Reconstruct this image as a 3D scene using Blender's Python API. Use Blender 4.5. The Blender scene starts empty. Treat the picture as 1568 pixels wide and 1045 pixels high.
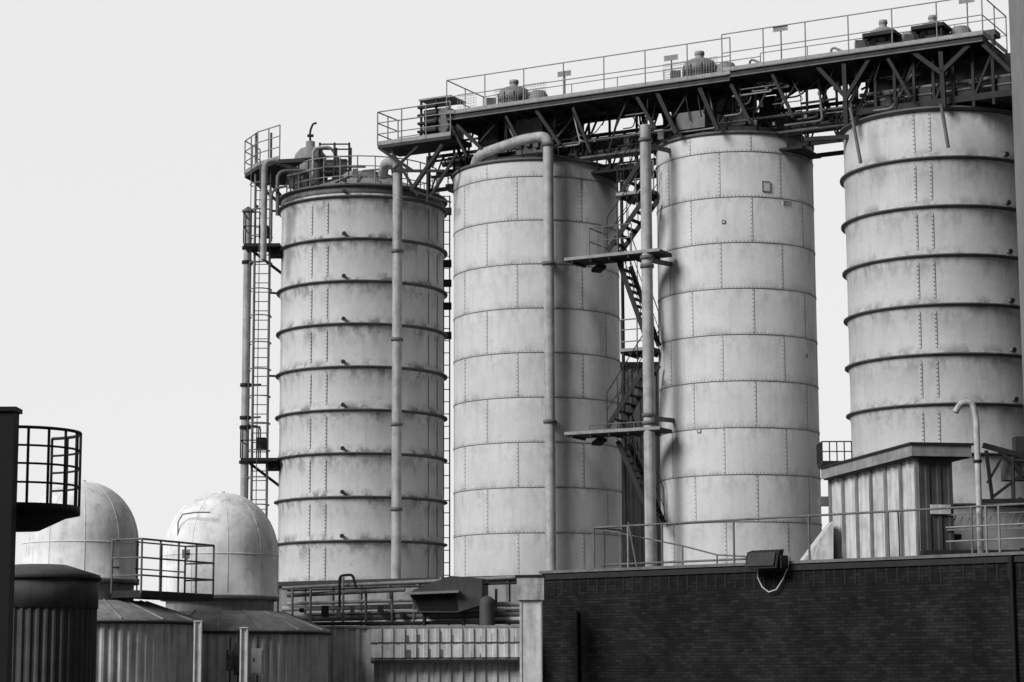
import bpy, bmesh, math, random
from mathutils import Vector, Matrix
random.seed(7)
V=Vector
# ------------------------------------------------------------------ camera / survey
F=3400.; CX,CY=784.,522.5; A=math.atan(508/3400.); RO=0.004; EYE=1.7
r0=V((1,0,0)); u0=V((0,-math.sin(A),math.cos(A))); fw=V((0,math.cos(A),math.sin(A)))
cu=u0*math.cos(RO)+r0*math.sin(RO); cr=r0*math.cos(RO)-u0*math.sin(RO)
def ray(u,v): return cr*((u-CX)/F)+cu*((CY-v)/F)+fw
def W(u,v,Y):
    d=ray(u,v); return V((0,0,EYE))+d*(Y/d.y)
E=V((.876,-.482,0)); N=V((-.482,-.876,0)); O=V((.75,66.9,0))   # silo row axes
def R(u,v,off):
    d=ray(u,v); c=V((0,0,EYE)); t=(off-(c-O).dot(N))/d.dot(N); return c+d*t
def SP(s,off,z): p=O+E*s+N*off; return V((p.x,p.y,z))
def S(p): return (p-O).dot(E)

# ------------------------------------------------------------------ materials
def mat(name,c,var=.25,scale=2.,streak=.0,rough=.7,metal=0.,dark=None,bump=0.,spots=0.):
    m=bpy.data.materials.new(name); m.use_nodes=True; nt=m.node_tree; n=nt.nodes; l=nt.links
    b=n['Principled BSDF']; b.inputs['Roughness'].default_value=rough; b.inputs['Metallic'].default_value=metal
    if c<.1: b.inputs['Specular IOR Level'].default_value=.25
    tc=n.new('ShaderNodeTexCoord')
    n1=n.new('ShaderNodeTexNoise'); n1.inputs['Scale'].default_value=scale; n1.inputs['Detail'].default_value=7; n1.inputs['Roughness'].default_value=.65
    l.new(tc.outputs['Object'],n1.inputs['Vector'])
    mr=n.new('ShaderNodeMapRange'); mr.inputs['From Min'].default_value=.3; mr.inputs['From Max'].default_value=.7
    mr.inputs['To Min'].default_value=c*(1-var); mr.inputs['To Max'].default_value=min(.95,c*(1+var*.6))
    l.new(n1.outputs['Fac'],mr.inputs['Value']); out=mr.outputs['Result']
    def mulby(out,ms,sc,a,b_,lo,det=5,ro=.5):
        mp=n.new('ShaderNodeMapping'); mp.inputs['Scale'].default_value=ms; l.new(tc.outputs['Object'],mp.inputs['Vector'])
        n2=n.new('ShaderNodeTexNoise'); n2.inputs['Scale'].default_value=sc; n2.inputs['Detail'].default_value=det; n2.inputs['Roughness'].default_value=ro; l.new(mp.outputs[0],n2.inputs['Vector'])
        m2=n.new('ShaderNodeMapRange'); m2.inputs['From Min'].default_value=a; m2.inputs['From Max'].default_value=b_
        m2.inputs['To Min'].default_value=1; m2.inputs['To Max'].default_value=lo; l.new(n2.outputs['Fac'],m2.inputs['Value'])
        mu=n.new('ShaderNodeMath'); mu.operation='MULTIPLY'; l.new(out,mu.inputs[0]); l.new(m2.outputs[0],mu.inputs[1]); return mu.outputs[0]
    if streak>0: out=mulby(out,(5,5,.3),1.6,.45,.75,1-streak)
    if spots>0: out=mulby(out,(1,1,.7),2.3,.54,.66,1-spots,10,.72)
    l.new(out,b.inputs['Base Color'])
    if bump>0:
        bp=n.new('ShaderNodeBump'); bp.inputs['Strength'].default_value=bump; bp.inputs['Distance'].default_value=.02
        l.new(n1.outputs['Fac'],bp.inputs['Height']); l.new(bp.outputs[0],b.inputs['Normal'])
    return m
def mnode(n,l,op,a,b=None):
    x=n.new('ShaderNodeMath'); x.operation=op
    for i,q in enumerate((a,b)):
        if q is None: continue
        if isinstance(q,(int,float)): x.inputs[i].default_value=q
        else: l.new(q,x.inputs[i])
    return x.outputs[0]
def silo_mat(name,c,z0,sp,dirt,npan=8,seed=0.):
    m=bpy.data.materials.new(name); m.use_nodes=True; nt=m.node_tree; n=nt.nodes; l=nt.links
    b=n['Principled BSDF']; b.inputs['Roughness'].default_value=.62; b.inputs['Specular IOR Level'].default_value=.3
    tc=n.new('ShaderNodeTexCoord'); sx=n.new('ShaderNodeSeparateXYZ'); l.new(tc.outputs['Object'],sx.inputs[0])
    q=mnode(n,l,'DIVIDE',mnode(n,l,'SUBTRACT',sx.outputs[2],z0),sp)
    fr=mnode(n,l,'FRACT',q); row=mnode(n,l,'FLOOR',q)
    ang=mnode(n,l,'ARCTAN2',sx.outputs[1],sx.outputs[0])
    col=mnode(n,l,'FLOOR',mnode(n,l,'ADD',mnode(n,l,'MULTIPLY',ang,npan/6.28318),mnode(n,l,'MULTIPLY',row,.5)))
    cb=n.new('ShaderNodeCombineXYZ'); l.new(row,cb.inputs[0]); l.new(col,cb.inputs[1])
    wn=n.new('ShaderNodeTexWhiteNoise'); wn.noise_dimensions='3D'; l.new(cb.outputs[0],wn.inputs['Vector'])
    pan=mnode(n,l,'ADD',mnode(n,l,'MULTIPLY',wn.outputs['Value'],.06),.95)
    def noise(sc,ms,det=6,ro=.5):
        mp=n.new('ShaderNodeMapping'); mp.inputs['Scale'].default_value=ms; mp.inputs['Location'].default_value=(seed,seed*.7,0); l.new(tc.outputs['Object'],mp.inputs['Vector'])
        t=n.new('ShaderNodeTexNoise'); t.inputs['Scale'].default_value=sc; t.inputs['Detail'].default_value=det; t.inputs['Roughness'].default_value=ro; l.new(mp.outputs[0],t.inputs['Vector']); return t.outputs['Fac']
    def mr(x,a,b_,c_,d):
        t=n.new('ShaderNodeMapRange')
        for k,vv in zip(('From Min','From Max','To Min','To Max'),(a,b_,c_,d)): t.inputs[k].default_value=vv
        l.new(x,t.inputs['Value']); return t.outputs[0]
    blot=mr(noise(.8,(1,1,1),8,.65),.3,.7,.88,1.07)
    strk=mr(noise(1.6,(4,4,.5),7,.65),.5,.76,1,.84)
    fine=mr(noise(11,(1,1,1),6,.7),.3,.7,.94,1.05)
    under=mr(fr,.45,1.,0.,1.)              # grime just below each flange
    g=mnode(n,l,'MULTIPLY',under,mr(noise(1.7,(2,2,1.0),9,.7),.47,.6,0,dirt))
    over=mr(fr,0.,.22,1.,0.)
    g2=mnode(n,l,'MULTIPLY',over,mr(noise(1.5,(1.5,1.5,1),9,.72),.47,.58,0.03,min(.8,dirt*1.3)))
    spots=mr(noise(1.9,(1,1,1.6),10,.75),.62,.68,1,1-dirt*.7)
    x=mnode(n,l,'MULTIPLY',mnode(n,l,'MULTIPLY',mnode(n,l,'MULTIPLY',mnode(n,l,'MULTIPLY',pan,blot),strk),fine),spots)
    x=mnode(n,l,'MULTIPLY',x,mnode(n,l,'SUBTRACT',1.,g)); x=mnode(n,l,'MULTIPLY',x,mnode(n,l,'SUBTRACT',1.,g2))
    x=mnode(n,l,'MULTIPLY',x,c); l.new(x,b.inputs['Base Color'])
    bp=n.new('ShaderNodeBump'); bp.inputs['Strength'].default_value=.4; bp.inputs['Distance'].default_value=.05
    l.new(noise(1.5,(1,1,1),3),bp.inputs['Height']); l.new(bp.outputs[0],b.inputs['Normal'])
    return m
def brick_mat():
    m=bpy.data.materials.new('dark_brick'); m.use_nodes=True; nt=m.node_tree; n=nt.nodes; l=nt.links
    b=n['Principled BSDF']; b.inputs['Roughness'].default_value=.9; b.inputs['Specular IOR Level'].default_value=.15
    uv=n.new('ShaderNodeUVMap'); bt=n.new('ShaderNodeTexBrick'); l.new(uv.outputs[0],bt.inputs['Vector'])
    bt.inputs['Scale'].default_value=1; bt.inputs['Brick Width'].default_value=.235; bt.inputs['Row Height'].default_value=.078
    bt.inputs['Mortar Size'].default_value=.008; bt.inputs['Color1'].default_value=(.009,.009,.009,1); bt.inputs['Color2'].default_value=(.022,.022,.022,1)
    bt.inputs['Mortar'].default_value=(.006,.006,.006,1); bt.inputs['Bias'].default_value=-.2
    tc=n.new('ShaderNodeTexCoord'); no=n.new('ShaderNodeTexNoise'); no.inputs['Scale'].default_value=.7; no.inputs['Detail'].default_value=10; no.inputs['Roughness'].default_value=.72; l.new(tc.outputs['Object'],no.inputs['Vector'])
    r=n.new('ShaderNodeMapRange'); r.inputs['From Min'].default_value=.35; r.inputs['From Max'].default_value=.65; r.inputs['To Min'].default_value=.35; r.inputs['To Max'].default_value=1.6; l.new(no.outputs['Fac'],r.inputs['Value'])
    mx=n.new('ShaderNodeVectorMath'); mx.operation='SCALE'; l.new(bt.outputs['Color'],mx.inputs[0]); l.new(r.outputs[0],mx.inputs['Scale']); l.new(mx.outputs[0],b.inputs['Base Color'])
    bp=n.new('ShaderNodeBump'); bp.inputs['Strength'].default_value=.4; bp.inputs['Distance'].default_value=.01; l.new(bt.outputs['Fac'],bp.inputs['Height']); bp.invert=True; l.new(bp.outputs[0],b.inputs['Normal'])
    return m
M=dict(
 ring=mat('flange_steel',.10,.4,3,.2), rivet=mat('rivet_steel',.17,.3,3), galv=mat('galvanised_steel',.22,.35,6,rough=.5),  # ring: dark tone covers rust plus flange shadow painted into the colour
 railw=mat('pale_painted_steel',.5,.25,5,rough=.5), pipe=mat('pipe_paint',.38,.35,3,.35), dark=mat('black_steel',.022,.4,5),
 deck=mat('deck_steel',.035,.4,3), mid=mat('grey_steel',.13,.4,3,.3), dome=mat('dome_white_paint',.76,.2,2.6,.2,bump=.5,spots=.3), neck=mat('tank_roof_sheet',.27,.35,2.2,.3,spots=.3),
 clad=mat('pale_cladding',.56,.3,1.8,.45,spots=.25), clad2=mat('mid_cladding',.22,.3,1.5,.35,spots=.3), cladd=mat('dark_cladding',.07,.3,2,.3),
 conc=mat('concrete',.22,.25,2,.3,bump=.5), black=mat('tarred_wall',.008,.3,3), brick=brick_mat(), ground=mat('asphalt',.05,.3,1),
 white=mat('white_paint',.64,.25,3,.35,spots=.25), coping=mat('coping',.02,.4,2), pillar=mat('pillar_render',.17,.2,1.5,.2), board=mat('pale_panel',.45,.45,4,.45,spots=.3))

# ------------------------------------------------------------------ mesh builder
class MB:
    def __init__(s): s.v=[]; s.f=[]; s.m=[]; s.sm=[]; s.mats=[]
    def mi(s,k):
        if k not in s.mats: s.mats.append(k)
        return s.mats.index(k)
    def add(s,vs,fs,k,sm=False):
        b=len(s.v); s.v+= [V(x) for x in vs]; i=s.mi(k)
        for f in fs: s.f.append([b+j for j in f]); s.m.append(i); s.sm.append(sm)
    def obox(s,o,a,b,c,k):
        o,a,b,c=V(o),V(a),V(b),V(c)
        vs=[o,o+a,o+a+b,o+b,o+c,o+a+c,o+a+b+c,o+b+c]
        s.add(vs,[(0,1,2,3),(4,5,6,7),(0,1,5,4),(1,2,6,5),(2,3,7,6),(3,0,4,7)],k)
    def rbox(s,s0,s1,o0,o1,z0,z1,k): s.obox(SP(s0,o0,z0),E*(s1-s0),N*(o1-o0),V((0,0,z1-z0)),k)
    def beam(s,p,q,w,h,k):
        p,q=V(p),V(q); d=(q-p)
        if d.length<1e-5: return
        dn=d.normalized(); a=dn.cross(V((0,0,1)))
        if a.length<.05: a=E.copy()
        a.normalize(); b=a.cross(dn).normalized()
        s.obox(p-a*w/2-b*h/2,a*w,b*h,d,k)
    def sweep(s,pts,r,k,seg=8,caps=True):
        pts=[V(p) for p in pts]; vs=[]; fs=[]; n=len(pts); a=None
        for i,p in enumerate(pts):
            t=(pts[min(i+1,n-1)]-pts[max(i-1,0)]).normalized()
            if a is None:
                a=t.cross(V((0,0,1)))
                if a.length<.05: a=t.cross(V((0,1,0)))
            a=(a-t*a.dot(t)).normalized(); b=t.cross(a)
            for j in range(seg):
                an=2*math.pi*j/seg; vs.append(p+(a*math.cos(an)+b*math.sin(an))*r)
        for i in range(n-1):
            for j in range(seg):
                j2=(j+1)%seg; fs.append((i*seg+j,i*seg+j2,(i+1)*seg+j2,(i+1)*seg+j))
        s.add(vs,fs,k,seg>4)
        if caps: s.add(vs[:seg],[tuple(range(seg))],k); s.add(vs[-seg:],[tuple(range(seg))],k)
    def tube(s,p,q,r,k,seg=6): s.sweep([p,q],r,k,seg)
    def lathe(s,c,prof,k,seg=96,mod=None,closed=False,sm=True):
        vs=[];fs=[];n=len(prof)
        for j in range(seg):
            an=2*math.pi*j/seg; dr=mod(j) if mod else 0
            for r,z in prof: vs.append((c[0]+(r+dr)*math.sin(an),c[1]-(r+dr)*math.cos(an),z))
        for j in range(seg):
            j2=(j+1)%seg
            for i in range(n if closed else n-1):
                i2=(i+1)%n; fs.append((j*n+i,j2*n+i,j2*n+i2,j*n+i2))
        s.add(vs,fs,k,sm)
    def prism(s,pts,z0,z1,k):
        n=len(pts); vs=[(x,y,z0) for x,y in pts]+[(x,y,z1) for x,y in pts]
        s.add(vs,[tuple(range(n)),tuple(range(n,2*n))]+[(i,(i+1)%n,n+(i+1)%n,n+i) for i in range(n)],k)
    def corr(s,p,q,z0,z1,k,pitch=.25,dep=.04):
        p,q=V((p[0],p[1],0)),V((q[0],q[1],0)); L=(q-p).length; d=(q-p)/L; nn=V((d.y,-d.x,0)); n=max(1,round(L/pitch)); pt=L/n; line=[]
        for i in range(n):
            for f_,o in ((0,0),(.55,0),(.62,1),(.93,1)): line.append(p+d*(i+f_)*pt+nn*o*dep)
        line.append(q); vs=[];fs=[]
        for x in line: vs+= [(x.x,x.y,z0),(x.x,x.y,z1)]
        for i in range(len(line)-1): fs.append((2*i,2*i+2,2*i+3,2*i+1))
        s.add(vs,fs,k)
    def rail(s,pts,h=1.1,k='galv',mids=(.55,),sp=1.2,r=.022,toe=0,seg=5):
        up=V((0,0,1))
        for hh in (h,)+tuple(mids):
            for a,b in zip(pts,pts[1:]): s.tube(a+up*hh,b+up*hh,r if hh==h else r*.85,k,seg)
        for i,(a,b) in enumerate(zip(pts,pts[1:])):
            n=max(1,round((b-a).length/sp))
            for j in range(n+(1 if i==len(pts)-2 else 0)): p=a.lerp(b,j/n); s.tube(p,p+up*h,r,k,seg)
            if toe: s.beam(a+up*.06,b+up*.06,.012,toe,k)
    def stair(s,p,q,w,k='dark',hr=True):
        p,q,w=V(p),V(q),V(w); n=max(3,int(abs(q.z-p.z)/.21)); up=V((0,0,1)); d=(q-p)
        for o in (V((0,0,0)),w): s.beam(p+o,q+o,.04,.14,k)
        h=V((d.x,d.y,0)).normalized()
        for i in range(1,n): c=p+d*(i/n); s.obox(c-h*.09,h*.18,w,up*.03,k)
        if hr:
            for o in (V((0,0,0)),w):
                s.tube(p+o+up*1,q+o+up*1,.016,k,5); s.tube(p+o+up*.5,q+o+up*.5,.012,k,5)
                for i in range(5): c=p+o+d*(i/4); s.tube(c,c+up*1,.014,k,5)
    def build(s,name,parent=None):
        me=bpy.data.meshes.new(name); o=parent.location if parent else V((0,0,0))
        me.from_pydata([tuple(x-o) for x in s.v],[],s.f)
        for k in s.mats: me.materials.append(M[k])
        for p,i,sm in zip(me.polygons,s.m,s.sm): p.material_index=i; p.use_smooth=sm
        me.update(); bm=bmesh.new(); bm.from_mesh(me); bmesh.ops.recalc_face_normals(bm,faces=bm.faces); bm.to_mesh(me); bm.free()
        ob=bpy.data.objects.new(name,me); bpy.context.collection.objects.link(ob)
        if parent: ob.parent=parent
        return ob
def group(name,loc=(0,0,0)):
    e=bpy.data.objects.new(name,None); e.location=V(loc); e.empty_display_size=.3; bpy.context.collection.objects.link(e); return e
def rnd(pts,rad=.4,n=6):
    pts=[V(p) for p in pts]; out=[pts[0]]
    for a,b,c in zip(pts,pts[1:],pts[2:]):
        r=min(rad,(a-b).length*.5,(c-b).length*.5); p=b+(a-b).normalized()*r; q=b+(c-b).normalized()*r
        for i in range(n+1): t=i/n; out.append(p*(1-t)**2+b*2*t*(1-t)+q*t*t)
    out.append(pts[-1]); return out
up=V((0,0,1))

# ------------------------------------------------------------------ silos
def rivet(mb,c,ang,z,R_,s=.017):
    nx,ny=math.sin(ang),-math.cos(ang); t=V((math.cos(ang),math.sin(ang),0)); n=V((nx,ny,0)); p=V((c.x,c.y,z))+n*R_
    mb.add([p-t*s-up*s,p+t*s-up*s,p+t*s+up*s,p-t*s+up*s,p+n*.018],[(0,1,4),(1,2,4),(2,3,4),(3,0,4)],'rivet')
def silo(uc,D,Rr,vs,ribbed,seams,c,dirt,nozz=()):
    p=W(uc,550,D); cc=V((p.x,p.y,0)); zs=[W(uc,v,D-Rr).z for v in vs]; zt=zs[0]; sp=(zs[1]-zs[-1])/(len(zs)-2); z0=zs[-1]
    zz=zs[:1]+[zs[1]-i*sp for i in range(20) if zs[1]-i*sp>.3]
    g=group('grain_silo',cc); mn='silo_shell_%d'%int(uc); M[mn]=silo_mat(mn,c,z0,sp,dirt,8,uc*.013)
    sh=MB()
    if ribbed:   # plates bow out slightly between the stiffening rings
        pf=[(Rr,0)]
        for z in reversed(zz[1:]): pf+=[(Rr-.015,z-.25),(Rr+.035,z-.06),(Rr+.035,z+.03),(Rr-.01,z+.2)]
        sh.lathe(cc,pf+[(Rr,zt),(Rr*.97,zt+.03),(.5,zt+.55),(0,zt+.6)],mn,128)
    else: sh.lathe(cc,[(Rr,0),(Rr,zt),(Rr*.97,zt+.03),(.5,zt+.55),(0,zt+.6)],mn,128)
    sh.build('shell',g)
    rg=MB(); rv=MB()
    for i,z in enumerate(zz):
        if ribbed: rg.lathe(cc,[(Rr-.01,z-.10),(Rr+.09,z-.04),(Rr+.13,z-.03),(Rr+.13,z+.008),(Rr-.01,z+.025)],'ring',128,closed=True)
        else:
            rg.lathe(cc,[(Rr-.01,z-.013),(Rr+.01,z-.013),(Rr+.01,z+.013),(Rr-.01,z+.013)],'rivet',128,closed=True)
            n=int(2*math.pi*Rr/.11)
            for j in range(n): rivet(rv,cc,2*math.pi*j/n,z+.045,Rr,.012)
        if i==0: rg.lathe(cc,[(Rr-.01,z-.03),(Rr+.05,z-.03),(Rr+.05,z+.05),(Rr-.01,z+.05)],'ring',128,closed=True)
    if ribbed and uc<700:
        z=zz[1]; rg.lathe(cc,[(Rr-.01,z+.05),(Rr+.02,z+.05),(Rr+.02,zt-.05),(Rr-.01,zt-.05)],'mid',128,closed=True)
    def vseam(a,za,zb,strip=True):
        n=int((za-zb)/.11)
        for j in range(n): rivet(rv,cc,a,zb+(j+.5)*(za-zb)/n,Rr,.014)
        if strip:
            a2=a+.035/Rr; nx=V((math.sin(a2),-math.cos(a2),0)); t=V((math.cos(a2),math.sin(a2),0))
            rg.obox(cc+nx*(Rr-.01)-t*.005+up*zb,t*.010,nx*.017,up*(za-zb),'rivet')
    for i in range(len(zz)):
        za=zz[i]; zb=zz[i+1] if i+1<len(zz) else .1
        if ribbed:
            for a in seams:
                for q in range(4): vseam(a+q*math.pi/2,za,zb,True)
        else:
            a0=seams[0] if i%2 else seams[0]+math.pi/8
            for q in range(8): vseam(a0+q*math.pi/4,za,zb)
        for a,dz in nozz:      # sampling nozzles / thermometer pockets
            n_=V((math.sin(a),-math.cos(a),0)); p0=cc+n_*(Rr-.02)+up*(za+dz); rg.tube(p0,p0+n_*.16,.045,'mid',8); rg.tube(p0+n_*.14,p0+n_*.18,.07,'dark',8)
    rg.build('flange_rings',g); rv.build('rivets',g)
    return g,cc,zt,zz
rad=math.radians
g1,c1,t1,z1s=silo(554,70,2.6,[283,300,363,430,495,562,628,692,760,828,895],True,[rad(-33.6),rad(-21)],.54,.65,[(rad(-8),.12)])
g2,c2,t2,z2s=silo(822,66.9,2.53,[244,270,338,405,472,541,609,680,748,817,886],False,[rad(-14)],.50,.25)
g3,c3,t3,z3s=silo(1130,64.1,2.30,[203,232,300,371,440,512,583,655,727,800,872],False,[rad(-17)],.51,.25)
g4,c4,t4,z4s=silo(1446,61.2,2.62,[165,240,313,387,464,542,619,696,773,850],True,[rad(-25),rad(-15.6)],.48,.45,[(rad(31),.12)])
# patch plate and small fittings on silo 3
mb=MB()
def on3(u,v):
    D=64.1; x=(u-1130)*D/F*1.0; a=math.asin(max(-.99,min(.99,x/2.3))); n_=V((math.sin(a),-math.cos(a),0)); t=V((math.cos(a),math.sin(a),0)); z=W(u,v,D-2.3*math.cos(a)).z
    return c3+n_*2.3+up*z,n_,t
for u,v,w,h in ((1165,286,.25,.3),(1198,312,.3,.12),(1060,660,.12,.12),(1225,545,.1,.1),(1100,340,.1,.1)):
    p,n_,t=on3(u,v); mb.obox(p-t*w/2-n_*.01-up*h/2,t*w,n_*.03,up*h,'clad'); 
    for d in (0,w-.015): mb.obox(p-t*w/2+t*d-up*h/2+n_*.02,t*.015,n_*.012,up*h,'rivet')
    for d in (0,h-.015): mb.obox(p-t*w/2-up*(h/2-d)+n_*.021,t*w,n_*.012,up*.015,'rivet')
mb.build('patch_plates',g3)

# downpipes (each one belongs to its silo)
def zrow(u,v,Y): return W(u,v,Y).z
def downpipe(g,u,Y,vtop,extra,r,collars,zbot=0,br=.3):
    mb=MB(); p=W(u,500,Y); zt=zrow(u,vtop,Y); a=V((p.x,p.y,zbot)); b=V((p.x,p.y,zt))
    mb.sweep(rnd([a,b]+[V(x) for x in extra(b)],br,8),r,'pipe',14)
    for v in collars:
        z=zrow(u,v,Y); mb.lathe((p.x,p.y),[(r,z-.05),(r+.04,z-.05),(r+.04,z+.05),(r,z+.05)],'mid',16,closed=True)
    mb.build('downpipe',g); return p
d1=downpipe(g1,608,67.25,248,lambda b:[b+V((-.4,.15,.02)),b+V((-.5,.8,-.25))],.15,[262,385,520,650,780])
d2=downpipe(g2,841,64.1,208,lambda b:[b+V((-.75,.4,-.02)),b+V((-2.1,1.4,-.25)),b+V((-2.3,2.0,-.9))],.155,[222,404,646])
d3=downpipe(g3,992,62.2,208,lambda b:[b+V((.0,.02,.3))],.16,[215,395,408,636,648])
mb=MB()
for v in (404,646):
    z=zrow(841,v,64.1); mb.beam((d2.x,d2.y,z),(d2.x+.1,d2.y+.5,z),.3,.08,'mid')
mb.build('pipe_brackets',g2)
mb=MB()
for v in (398,640,222):
    z=zrow(992,v,62.2); mb.beam((d3.x,d3.y,z),(d3.x+1.2,d3.y+1.2,z),.1,.12,'mid')
mb.build('pipe_brackets',g3)

# ------------------------------------------------------------------ silo 1 side ladder + vent pipe
g=group('caged_ladder',(c1.x-3.2,69.6,0)); mb=MB()
lx,ly=W(400,500,69.6).x,69.6; zt=zrow(400,255,69.6)
for dx in (-.24,.24): mb.tube((lx+dx,ly,2.5),(lx+dx,ly,zt+1.1),.04,'mid',6)
z=2.6
while z<zt: mb.tube((lx-.24,ly,z),(lx+.24,ly,z),.016,'mid',5); z+=.3
z=3.5; k=0
while z<zt:
    pts=[V((lx+.36*math.cos(a),ly-.4+.4*math.sin(a)*1.0-.0,z)) for a in [math.pi*t/10 for t in range(-12,3)]]
    mb.sweep(pts,.02,'mid',5); z+=.85; k+=1
for a in (-150,-90,-30): mb.tube((lx+.36*math.cos(rad(a)),ly-.4+.4*math.sin(rad(a)),3.2),(lx+.36*math.cos(rad(a)),ly-.4+.4*math.sin(rad(a)),zt),.014,'mid',4)
for v in (380,705):
    z=zrow(400,v,69.6); mb.obox((lx-.5,ly-.8,z-.1),(1.15,0,0),(0,1,0),(0,0,.1),'dark')
    mb.rail([V((lx-.5,ly+.2,z)),V((lx-.5,ly-.8,z)),V((lx+.0,ly-.8,z)),V((lx+.0,ly+.2,z))],1.0,'dark',sp=.5)
    mb.beam((lx-.3,ly,z-.1),(lx+.75,ly+.2,z-.9),.08,.08,'dark')
    mb.beam((lx+.3,ly,z-.1),(lx+.85,ly+.2,z-.1),.08,.1,'dark')
    mb.obox((lx+.25,ly-.5,z-.35),(.4,0,0),(0,.5,0),(0,0,.22),'dark')
    mb.obox((lx-.1,ly-.2,z+.3),(.3,0,0),(0,.2,0),(0,0,.4),'dark')
for z in z1s[1::2]: mb.beam((lx+.24,ly,z),(lx+.8,ly+.2,z),.06,.06,'dark')
mb.build('ladder_and_cage',g)
g=group('vent_stack',(W(377,500,69.9).x,69.9,0)); mb=MB(); px=W(377,540,69.9).x
mb.sweep([(px,69.9,2),(px,69.9,zrow(377,325,69.9))],.13,'pipe',14)
for v in (380,402,655,708,590,640):
    z=zrow(377,v,69.9); mb.lathe((px,69.9),[(.13,z-.05),(.18,z-.05),(.18,z+.05),(.13,z+.05)],'dark',14,closed=True)
    mb.beam((px,69.9,z),(px+.5,69.75,z),.05,.05,'dark')
zt=zrow(377,325,69.9); mb.lathe((px,69.9),[(.2,zt),(.2,zt+.05),(.02,zt+.18)],'mid',14)
mb.tube((px+.2,69.8,zt),(px+.32,69.8,zt+.2),.05,'mid',6)
mb.build('stack',g)

# ------------------------------------------------------------------ top of silo 1
g=group('silo_top_platform',(c1.x,c1.y,0)); mb=MB()
zp=zrow(400,253,69.0)
P=[(-3.85,.3),(-3.3,-.9),(-2.5,-1.8),(-1.7,-1.95),(-2.2,-.9),(-2.5,.3),(-2.4,1.4),(-3.5,1.5)]
mb.prism([(c1.x+a,c1.y+b) for a,b in P],zp-.12,zp,'deck')
pts=[V((c1.x+a,c1.y+b,zp)) for a,b in (P[7],P[0],P[1],P[2])]
mb.rail(pts,1.1,'galv',(.4,.75),.8,.022,toe=.12)
mb.beam((c1.x-3.7,c1.y+.3,zp-.12),(c1.x-2.55,c1.y+.2,zp-1.1),.08,.1,'dark')
mb.beam((c1.x-3.2,c1.y-.9,zp-.12),(c1.x-2.45,c1.y-.7,zp-1.1),.08,.1,'dark')
ringp=[V((c1.x+2.45*math.sin(a),c1.y-2.45*math.cos(a),t1)) for a in [2*math.pi*i/28 for i in range(29)]]
mb.rail(ringp,.95,'galv',(.32,.64),.6,.02)
# low conical roof with radial ribs, central curb and equipment
mb.lathe(c1,[(2.35,t1),(2.35,t1+.12),(1.0,t1+.62),(1.0,t1+.8),(.9,t1+.84),(0,t1+.9)],'neck',40,sm=False)
for i in range(20):
    a=i*math.pi/10; mb.beam((c1.x+2.3*math.sin(a),c1.y-2.3*math.cos(a),t1+.16),(c1.x+1.0*math.sin(a),c1.y-1.0*math.cos(a),t1+.66),.04,.05,'mid')
hx=W(475,250,70).x
mb.lathe((hx,70),[(.55,t1+.3),(.55,t1+1.3),(.5,t1+1.55),(.33,t1+1.75),(.15,t1+1.82),(.15,t1+2.0),(0,t1+2.03)],'neck',20)
for i in range(10): a=i*math.pi/5; mb.beam((hx+.56*math.sin(a),70-.56*math.cos(a),t1+.4),(hx+.56*math.sin(a),70-.56*math.cos(a),t1+1.3),.035,.035,'dark')
mb.lathe((hx,70),[(.56,t1+1.28),(.6,t1+1.28),(.6,t1+1.34),(.54,t1+1.34)],'dark',20,closed=True)
mb.sweep(rnd([V((hx-.0,70,t1+1.9)),V((hx-.02,70,t1+2.35)),V((hx+.08,70,t1+2.6)),V((hx+.2,70,t1+2.62))],.15),.035,'dark',6)
mb.tube((hx-.1,70,t1+2.2),(hx+.1,70,t1+2.2),.05,'dark',6)
# platform frame with motor on the roof
fx0,fx1=W(490,250,69.2).x,W(535,250,69.2).x
for x in (fx0,(fx0+fx1)/2,fx1):
    for y in (69.1,69.8): mb.beam((x,y,t1+.2),(x,y,t1+1.75),.05,.05,'dark')
for z in (.85,1.3,1.7):
    mb.beam((fx0,69.1,t1+z),(fx1,69.1,t1+z),.04,.04,'dark'); mb.beam((fx0,69.8,t1+z),(fx1,69.8,t1+z),.04,.04,'dark')
mb.obox((fx0,69.1,t1+.8),(fx1-fx0,0,0),(0,.7,0),(0,0,.04),'mid'); mb.sweep([(fx0+.15,69.4,t1+1.1),(fx0+.65,69.4,t1+1.1)],.17,'mid',12); mb.obox((fx1-.3,69.2,t1+.84),(.22,0,0),(0,.3,0),(0,0,.4),'cladd')
mb.sweep(rnd([V((fx0-.2,69.0,t1+.5)),V((fx0-.2,69.0,t1+1.55)),V((fx0+.35,69.0,t1+1.6)),V((fx0+.6,69.3,t1+1.2))],.2),.05,'pipe',8)
for u in (448,458,545,560,572,470): 
    x=W(u,250,69.2).x; mb.obox((x-.07,68.7,t1+.2),(.15,0,0),(0,.15,0),(0,0,.35+.4*random.random()),'mid')
mb.sweep([W(555,262,68.3),W(600,258,67.9)],.035,'mid',6); mb.sweep([W(440,270,68.0),W(500,256,67.6),W(560,256,67.7)],.03,'mid',6)
a=W(405,262,68.2); b=W(412,243,68.2); c=W(440,246,68.4); 
mb.sweep(rnd([V((a.x,68.2,t1-2.2)),V((a.x,68.2,b.z)),V((c.x,68.5,c.z-.1)),V((c.x+.4,69,c.z-.3))],.4,8),.10,'pipe',12)
mb.sweep(rnd([W(425,330,68.1),W(425,262,68.1),W(470,262,68.3)],.3,8),.06,'mid',8)
mb.sweep(rnd([W(415,370,68.0),W(416,290,68.0),W(440,285,67.9)],.3,8),.04,'mid',8)
mb.build('platform_and_roof_housing',g)

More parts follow.
